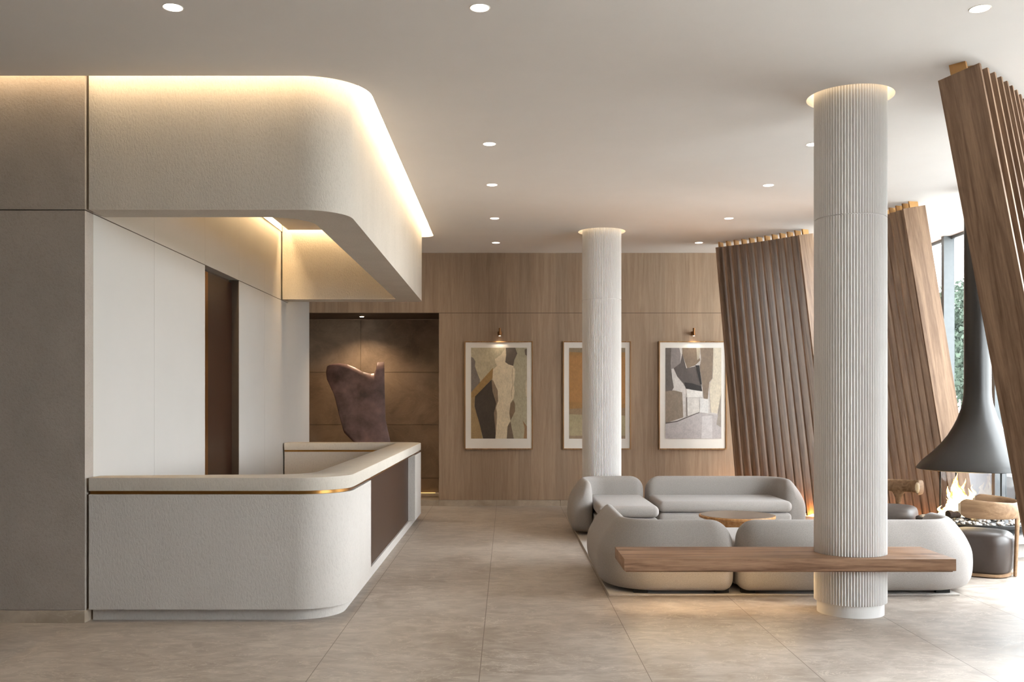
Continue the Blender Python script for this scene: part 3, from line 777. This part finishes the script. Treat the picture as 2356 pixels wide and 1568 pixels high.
# ================================================================== pictures
K = YB / F
def wx(px): return (px - VX) * K
def wz(py): return EYE - (py - VY) * K
ART1 = ((1040, 720, 4.614), (203, 795, 368, 1330), (168, 158, 133), [
    ([(203, 368), (570, 368), (560, 450), (440, 600), (300, 735), (203, 700)], (178, 165, 138)),
    ([(203, 465), (225, 475), (250, 515), (243, 560), (270, 640), (295, 700), (298, 740), (203, 840)], (118, 108, 100)),
    ([(203, 900), (245, 885), (237, 990), (295, 1160), (325, 1330), (203, 1330)], (150, 125, 88)),
    ([(203, 840), (435, 580), (432, 690), (245, 885), (203, 900)], (150, 120, 75)),
    ([(420, 700), (440, 720), (490, 830), (490, 950), (475, 1080), (470, 1330), (440, 1330), (430, 900)], (140, 120, 98)),
    ([(245, 885), (420, 705), (430, 830), (470, 960), (445, 1060), (468, 1330), (330, 1330), (290, 1160), (240, 990)], (66, 56, 48)),
    ([(570, 368), (575, 440), (565, 520), (600, 545), (650, 560), (670, 600), (668, 690), (655, 760), (665, 830), (655, 900), (620, 950), (608, 1060), (620, 1140), (590, 1200), (580, 1330), (460, 1330), (470, 1220), (480, 1080), (468, 1000), (490, 930), (485, 820), (430, 700), (435, 600), (478, 560), (462, 528), (455, 490), (520, 440)], (212, 196, 168)),
    ([(570, 368), (670, 368), (692, 430), (660, 500), (650, 560), (600, 545), (565, 520), (575, 440)], (98, 86, 74)),
    ([(770, 385), (795, 378), (795, 455), (775, 440)], (110, 95, 80)),
    ([(650, 920), (668, 960), (670, 1040), (620, 1140), (608, 1060), (620, 960)], (120, 100, 78)),
    ([(620, 1150), (640, 1250), (655, 1330), (583, 1330), (590, 1200)], (110, 95, 80)),
    ([(750, 1140), (795, 1200), (795, 1330), (760, 1330), (770, 1220)], (140, 110, 80)),
    ([(795, 700), (778, 760), (785, 880), (795, 890)], (195, 180, 155)),
    ([(636, 575), (643, 600), (640, 700), (650, 760), (632, 840), (640, 910), (634, 912), (624, 840), (644, 760), (634, 700)], (176, 158, 130))])
ART2 = ((1280, 760, 5.225), (152, 826, 210, 1298), (150, 112, 66), [
    ([(152, 210), (826, 210), (826, 262), (500, 275), (152, 258)], (134, 116, 92)),
    ([(152, 300), (826, 320), (826, 880), (152, 860)], (160, 116, 68)),
    ([(152, 940), (500, 925), (826, 930), (826, 1020), (152, 1005)], (140, 116, 88)),
    ([(152, 1005), (400, 1012), (826, 1020), (826, 1270), (152, 1262)], (164, 150, 118)),
    ([(152, 1262), (826, 1262), (826, 1298), (152, 1298)], (140, 120, 98))])
ART3 = ((1500, 700, 4.355), (132, 690, 436, 1342), (196, 188, 182), [
    ([(132, 436), (190, 436), (185, 600), (200, 740), (215, 830), (195, 870), (132, 870)], (95, 86, 80)),
    ([(190, 436), (270, 436), (285, 500), (280, 590), (215, 640), (185, 650)], (128, 118, 114)),
    ([(132, 870), (215, 860), (300, 880), (310, 1130), (132, 1190)], (132, 117, 102)),
    ([(300, 436), (440, 436), (480, 560), (430, 610), (350, 640), (300, 500)], (120, 102, 85)),
    ([(215, 640), (280, 590), (300, 490), (340, 640), (430, 620), (490, 790), (495, 860), (340, 845), (310, 790), (250, 720)], (85, 76, 72)),
    ([(440, 436), (480, 436), (470, 540), (450, 560)], (170, 158, 140)),
    ([(610, 436), (690, 436), (690, 900), (650, 1090), (585, 1080), (570, 800), (605, 740)], (200, 188, 168)),
    ([(480, 436), (610, 436), (600, 740), (570, 780), (555, 945), (515, 945), (500, 800), (475, 620), (490, 550)], (125, 108, 92)),
    ([(430, 610), (470, 610), (495, 800), (480, 800)], (40, 36, 34)),
    ([(320, 780), (400, 790), (490, 820), (500, 870), (400, 855), (335, 840)], (45, 40, 38)),
    ([(340, 850), (500, 870), (500, 930), (350, 930)], (218, 212, 205)),
    ([(350, 936), (468, 936), (468, 1080), (350, 1110)], (206, 199, 192)),
    ([(475, 936), (560, 950), (560, 1090), (475, 1080)], (214, 210, 206)),
    ([(132, 1196), (330, 1136), (480, 1080), (600, 1100), (690, 1100), (690, 1342), (132, 1342)], (176, 168, 166)),
    ([(500, 1120), (600, 1110), (600, 1342), (490, 1342)], (196, 190, 188)),
    ([(690, 890), (685, 1230), (640, 1200), (665, 1060)], (150, 140, 130)),
    ([(132, 1182), (250, 1165), (330, 1130), (332, 1140), (250, 1175), (132, 1194)], (84, 76, 70)),
    ([(332, 1130), (470, 1078), (472, 1084), (334, 1140)], (100, 92, 86)),
    ([(340, 930), (348, 930), (352, 1120), (344, 1120)], (110, 102, 96))])
def paint(col):
    key = 'paint_%d_%d_%d' % col
    if key in bpy.data.materials: return bpy.data.materials[key]
    m, nt, b = newmat(key); c = srgb(*col)
    f = mathn(nt, 'ADD', mathn(nt, 'MULTIPLY', noise(nt, coords(nt, (1, 1, 1)), 14, 5, .7), .5), mathn(nt, 'MULTIPLY', noise(nt, coords(nt, (1, 1, .25)), 120, 3), .5))
    nt.links.new(ramp(nt, f, [(.35, tuple(x * .80 for x in c[:3]) + (1,)), (.65, tuple(min(1, x * 1.16) for x in c[:3]) + (1,))]), b.inputs['Base Color'])
    b.inputs['Roughness'].default_value = .8; return m
def picture(x0, x1, y0, y1, art, label):
    X0, X1, Z1, Z0 = wx(x0), wx(x1), wz(y0), wz(y1)
    t = empty('framed_picture', ((X0 + X1) / 2, YB, (Z0 + Z1) / 2), label, 'picture', 'framed pictures on the oak wall'); fix(t)
    f = .016; b = bmesh.new(); D0, D1 = YB - .045, YB - .001
    bx(b, X0, X0 + f, D0, D1, Z0, Z1); bx(b, X1 - f, X1, D0, D1, Z0, Z1); bx(b, X0 + f, X1 - f, D0, D1, Z0, Z0 + f); bx(b, X0 + f, X1 - f, D0, D1, Z1 - f, Z1)
    child(obj('frame', b, M['frame']), t)
    child(obj('mount', box(X0 + f, X1 - f, YB - .03, YB - .002, Z0 + f, Z1 - f), M['mat']), t)
    (ox, oy, s), (ax0, ax1, ay0, ay1), bgc, polys = art
    def P(p, y): return (wx(ox + p[0] / s), y, wz(oy + p[1] / s))
    b = bmesh.new(); mats = [paint(bgc)]; y = YB - .0315
    b.faces.new([b.verts.new(P(p, y)) for p in ((ax0, ay0), (ax0, ay1), (ax1, ay1), (ax1, ay0))])
    for k, (pl, col) in enumerate(polys):
        y -= .0003
        sm = []   # soften straight runs a little
        vs_ = [b.verts.new(P(p, y)) for p in pl]
        for tri in tessellate_polygon([[Vector((p[0], -p[1], 0)) for p in pl]]):
            a_, b_, c_ = (vs_[i] for i in tri)
            try: f_ = b.faces.new((a_, b_, c_))
            except ValueError: continue
            f_.material_index = len(mats)
        mats.append(paint(col))
    child(obj('artwork', b, mats), t)
    return t
picture(1069, 1226, 785, 1033, ART1, 'framed abstract print of a pale standing figure beside dark shapes, left of the far column')
picture(1295, 1451, 785, 1033, ART2, 'framed ochre and khaki abstract print mostly hidden behind the far column')
picture(1515, 1671, 785, 1033, ART3, 'framed grey and brown abstract collage print beside the dark slats')
# picture lamps
for px, lb in ((1150, 'small brass picture lamp above the pale figure print'), (1594, 'small brass picture lamp above the grey and brown collage print')):
    X = wx(px); Z = wz(764)
    t = empty('picture_lamp', (X, YB, Z), lb, 'light', 'brass picture lamps')
    obj('wall_plate', lathe(bmesh.new(), [(.028, -.03), (.034, -.01), (.034, .02), (.03, .03)], 24), M['oldbrass'], t, True).location = (0, -.034, -.02)
    obj('lamp_head', tube(bmesh.new(), (0, -.085, .06), (0, -.085, -.06), .018, 20), M['oldbrass'], t)
    obj('lamp_arm', tube(bmesh.new(), (0, -.07, 0), (0, 0, 0), .008), M['brass'], t)
    obj('lamp_lens', lathe(bmesh.new(), [(.014, -.064), (.014, -.0605)], 16, 0, -.085), M['e_pic'], t)
    spot((X, YB - .085, Z - .07), L_PIC * 1.0, 125, 1.0, (1, .86, .68), rad=.01, parent=t)

# ================================================================== outside
struct(slab('ground_terrace', [[(XR + .2, -10), (19, -10), (19, 60), (XR + .2, 60)]], -.12, -.02, M['terrace']))
struct(slab('ground_lawn', [[(19, -20), (80, -20), (80, 90), (19, 90)]], -.16, -.05, M['lawn']))
M['glare_screen'] = plain('glare_screen_grey', srgb(92, 92, 94), .9, nscale=3, var=.05)
struct(obj('wall_glare_screen', box(7.2, 7.4, -4, 40, -.1, .55, .01), M['glare_screen']))  # low wall added outside to cover the overbright terrace behind the fire glass
def tree(x, y, h, r, seed, label):
    random.seed(seed)
    t = empty('garden_tree', (x, y, -.05), label, 'tree', 'trees outside the window')
    bm = bmesh.new(); lathe(bm, [(.16, 0), (.12, h * .3), (.06, h * .7), (.02, h * .9)], 10); obj('trunk', bm, M['bark'], t, True)
    vs = []; fs = []
    blobs = [(random.gauss(0, r * .42), random.gauss(0, r * .42), h * random.uniform(.28, .88), r * random.uniform(.35, .6)) for _ in range(26)]
    for k in range(9000):
        bx_, by_, bz_, br = random.choice(blobs)
        v = Vector((random.gauss(0, 1), random.gauss(0, 1), random.gauss(0, 1))).normalized() * br * random.uniform(.75, 1.02)
        p = Vector((bx_, by_, bz_)) + v
        a = Vector((random.gauss(0, 1), random.gauss(0, 1), random.gauss(0, 1))).normalized(); u = a.orthogonal().normalized(); w_ = a.cross(u)
        s = random.uniform(.05, .10); i = len(vs)
        vs += [p + u * s, p + w_ * s * .6, p - u * s, p - w_ * s * .6]; fs.append((i, i + 1, i + 2, i + 3))
    me = bpy.data.meshes.new('foliage'); me.from_pydata(vs, [], fs); link('foliage', me, M['leaf'], t)
tree(14.0, 29.0, 5.6, 1.7, 1, 'leafy green tree outside, left of the fireplace flue')
tree(15.8, 33.0, 6.2, 1.9, 2, 'taller green tree outside, second from the left through the window')
tree(12.4, 22.5, 4.4, 1.3, 4, 'small green tree outside, right of the fireplace flue')
tree(17.5, 27.0, 5.4, 1.8, 5, 'green tree outside at the far right of the garden')
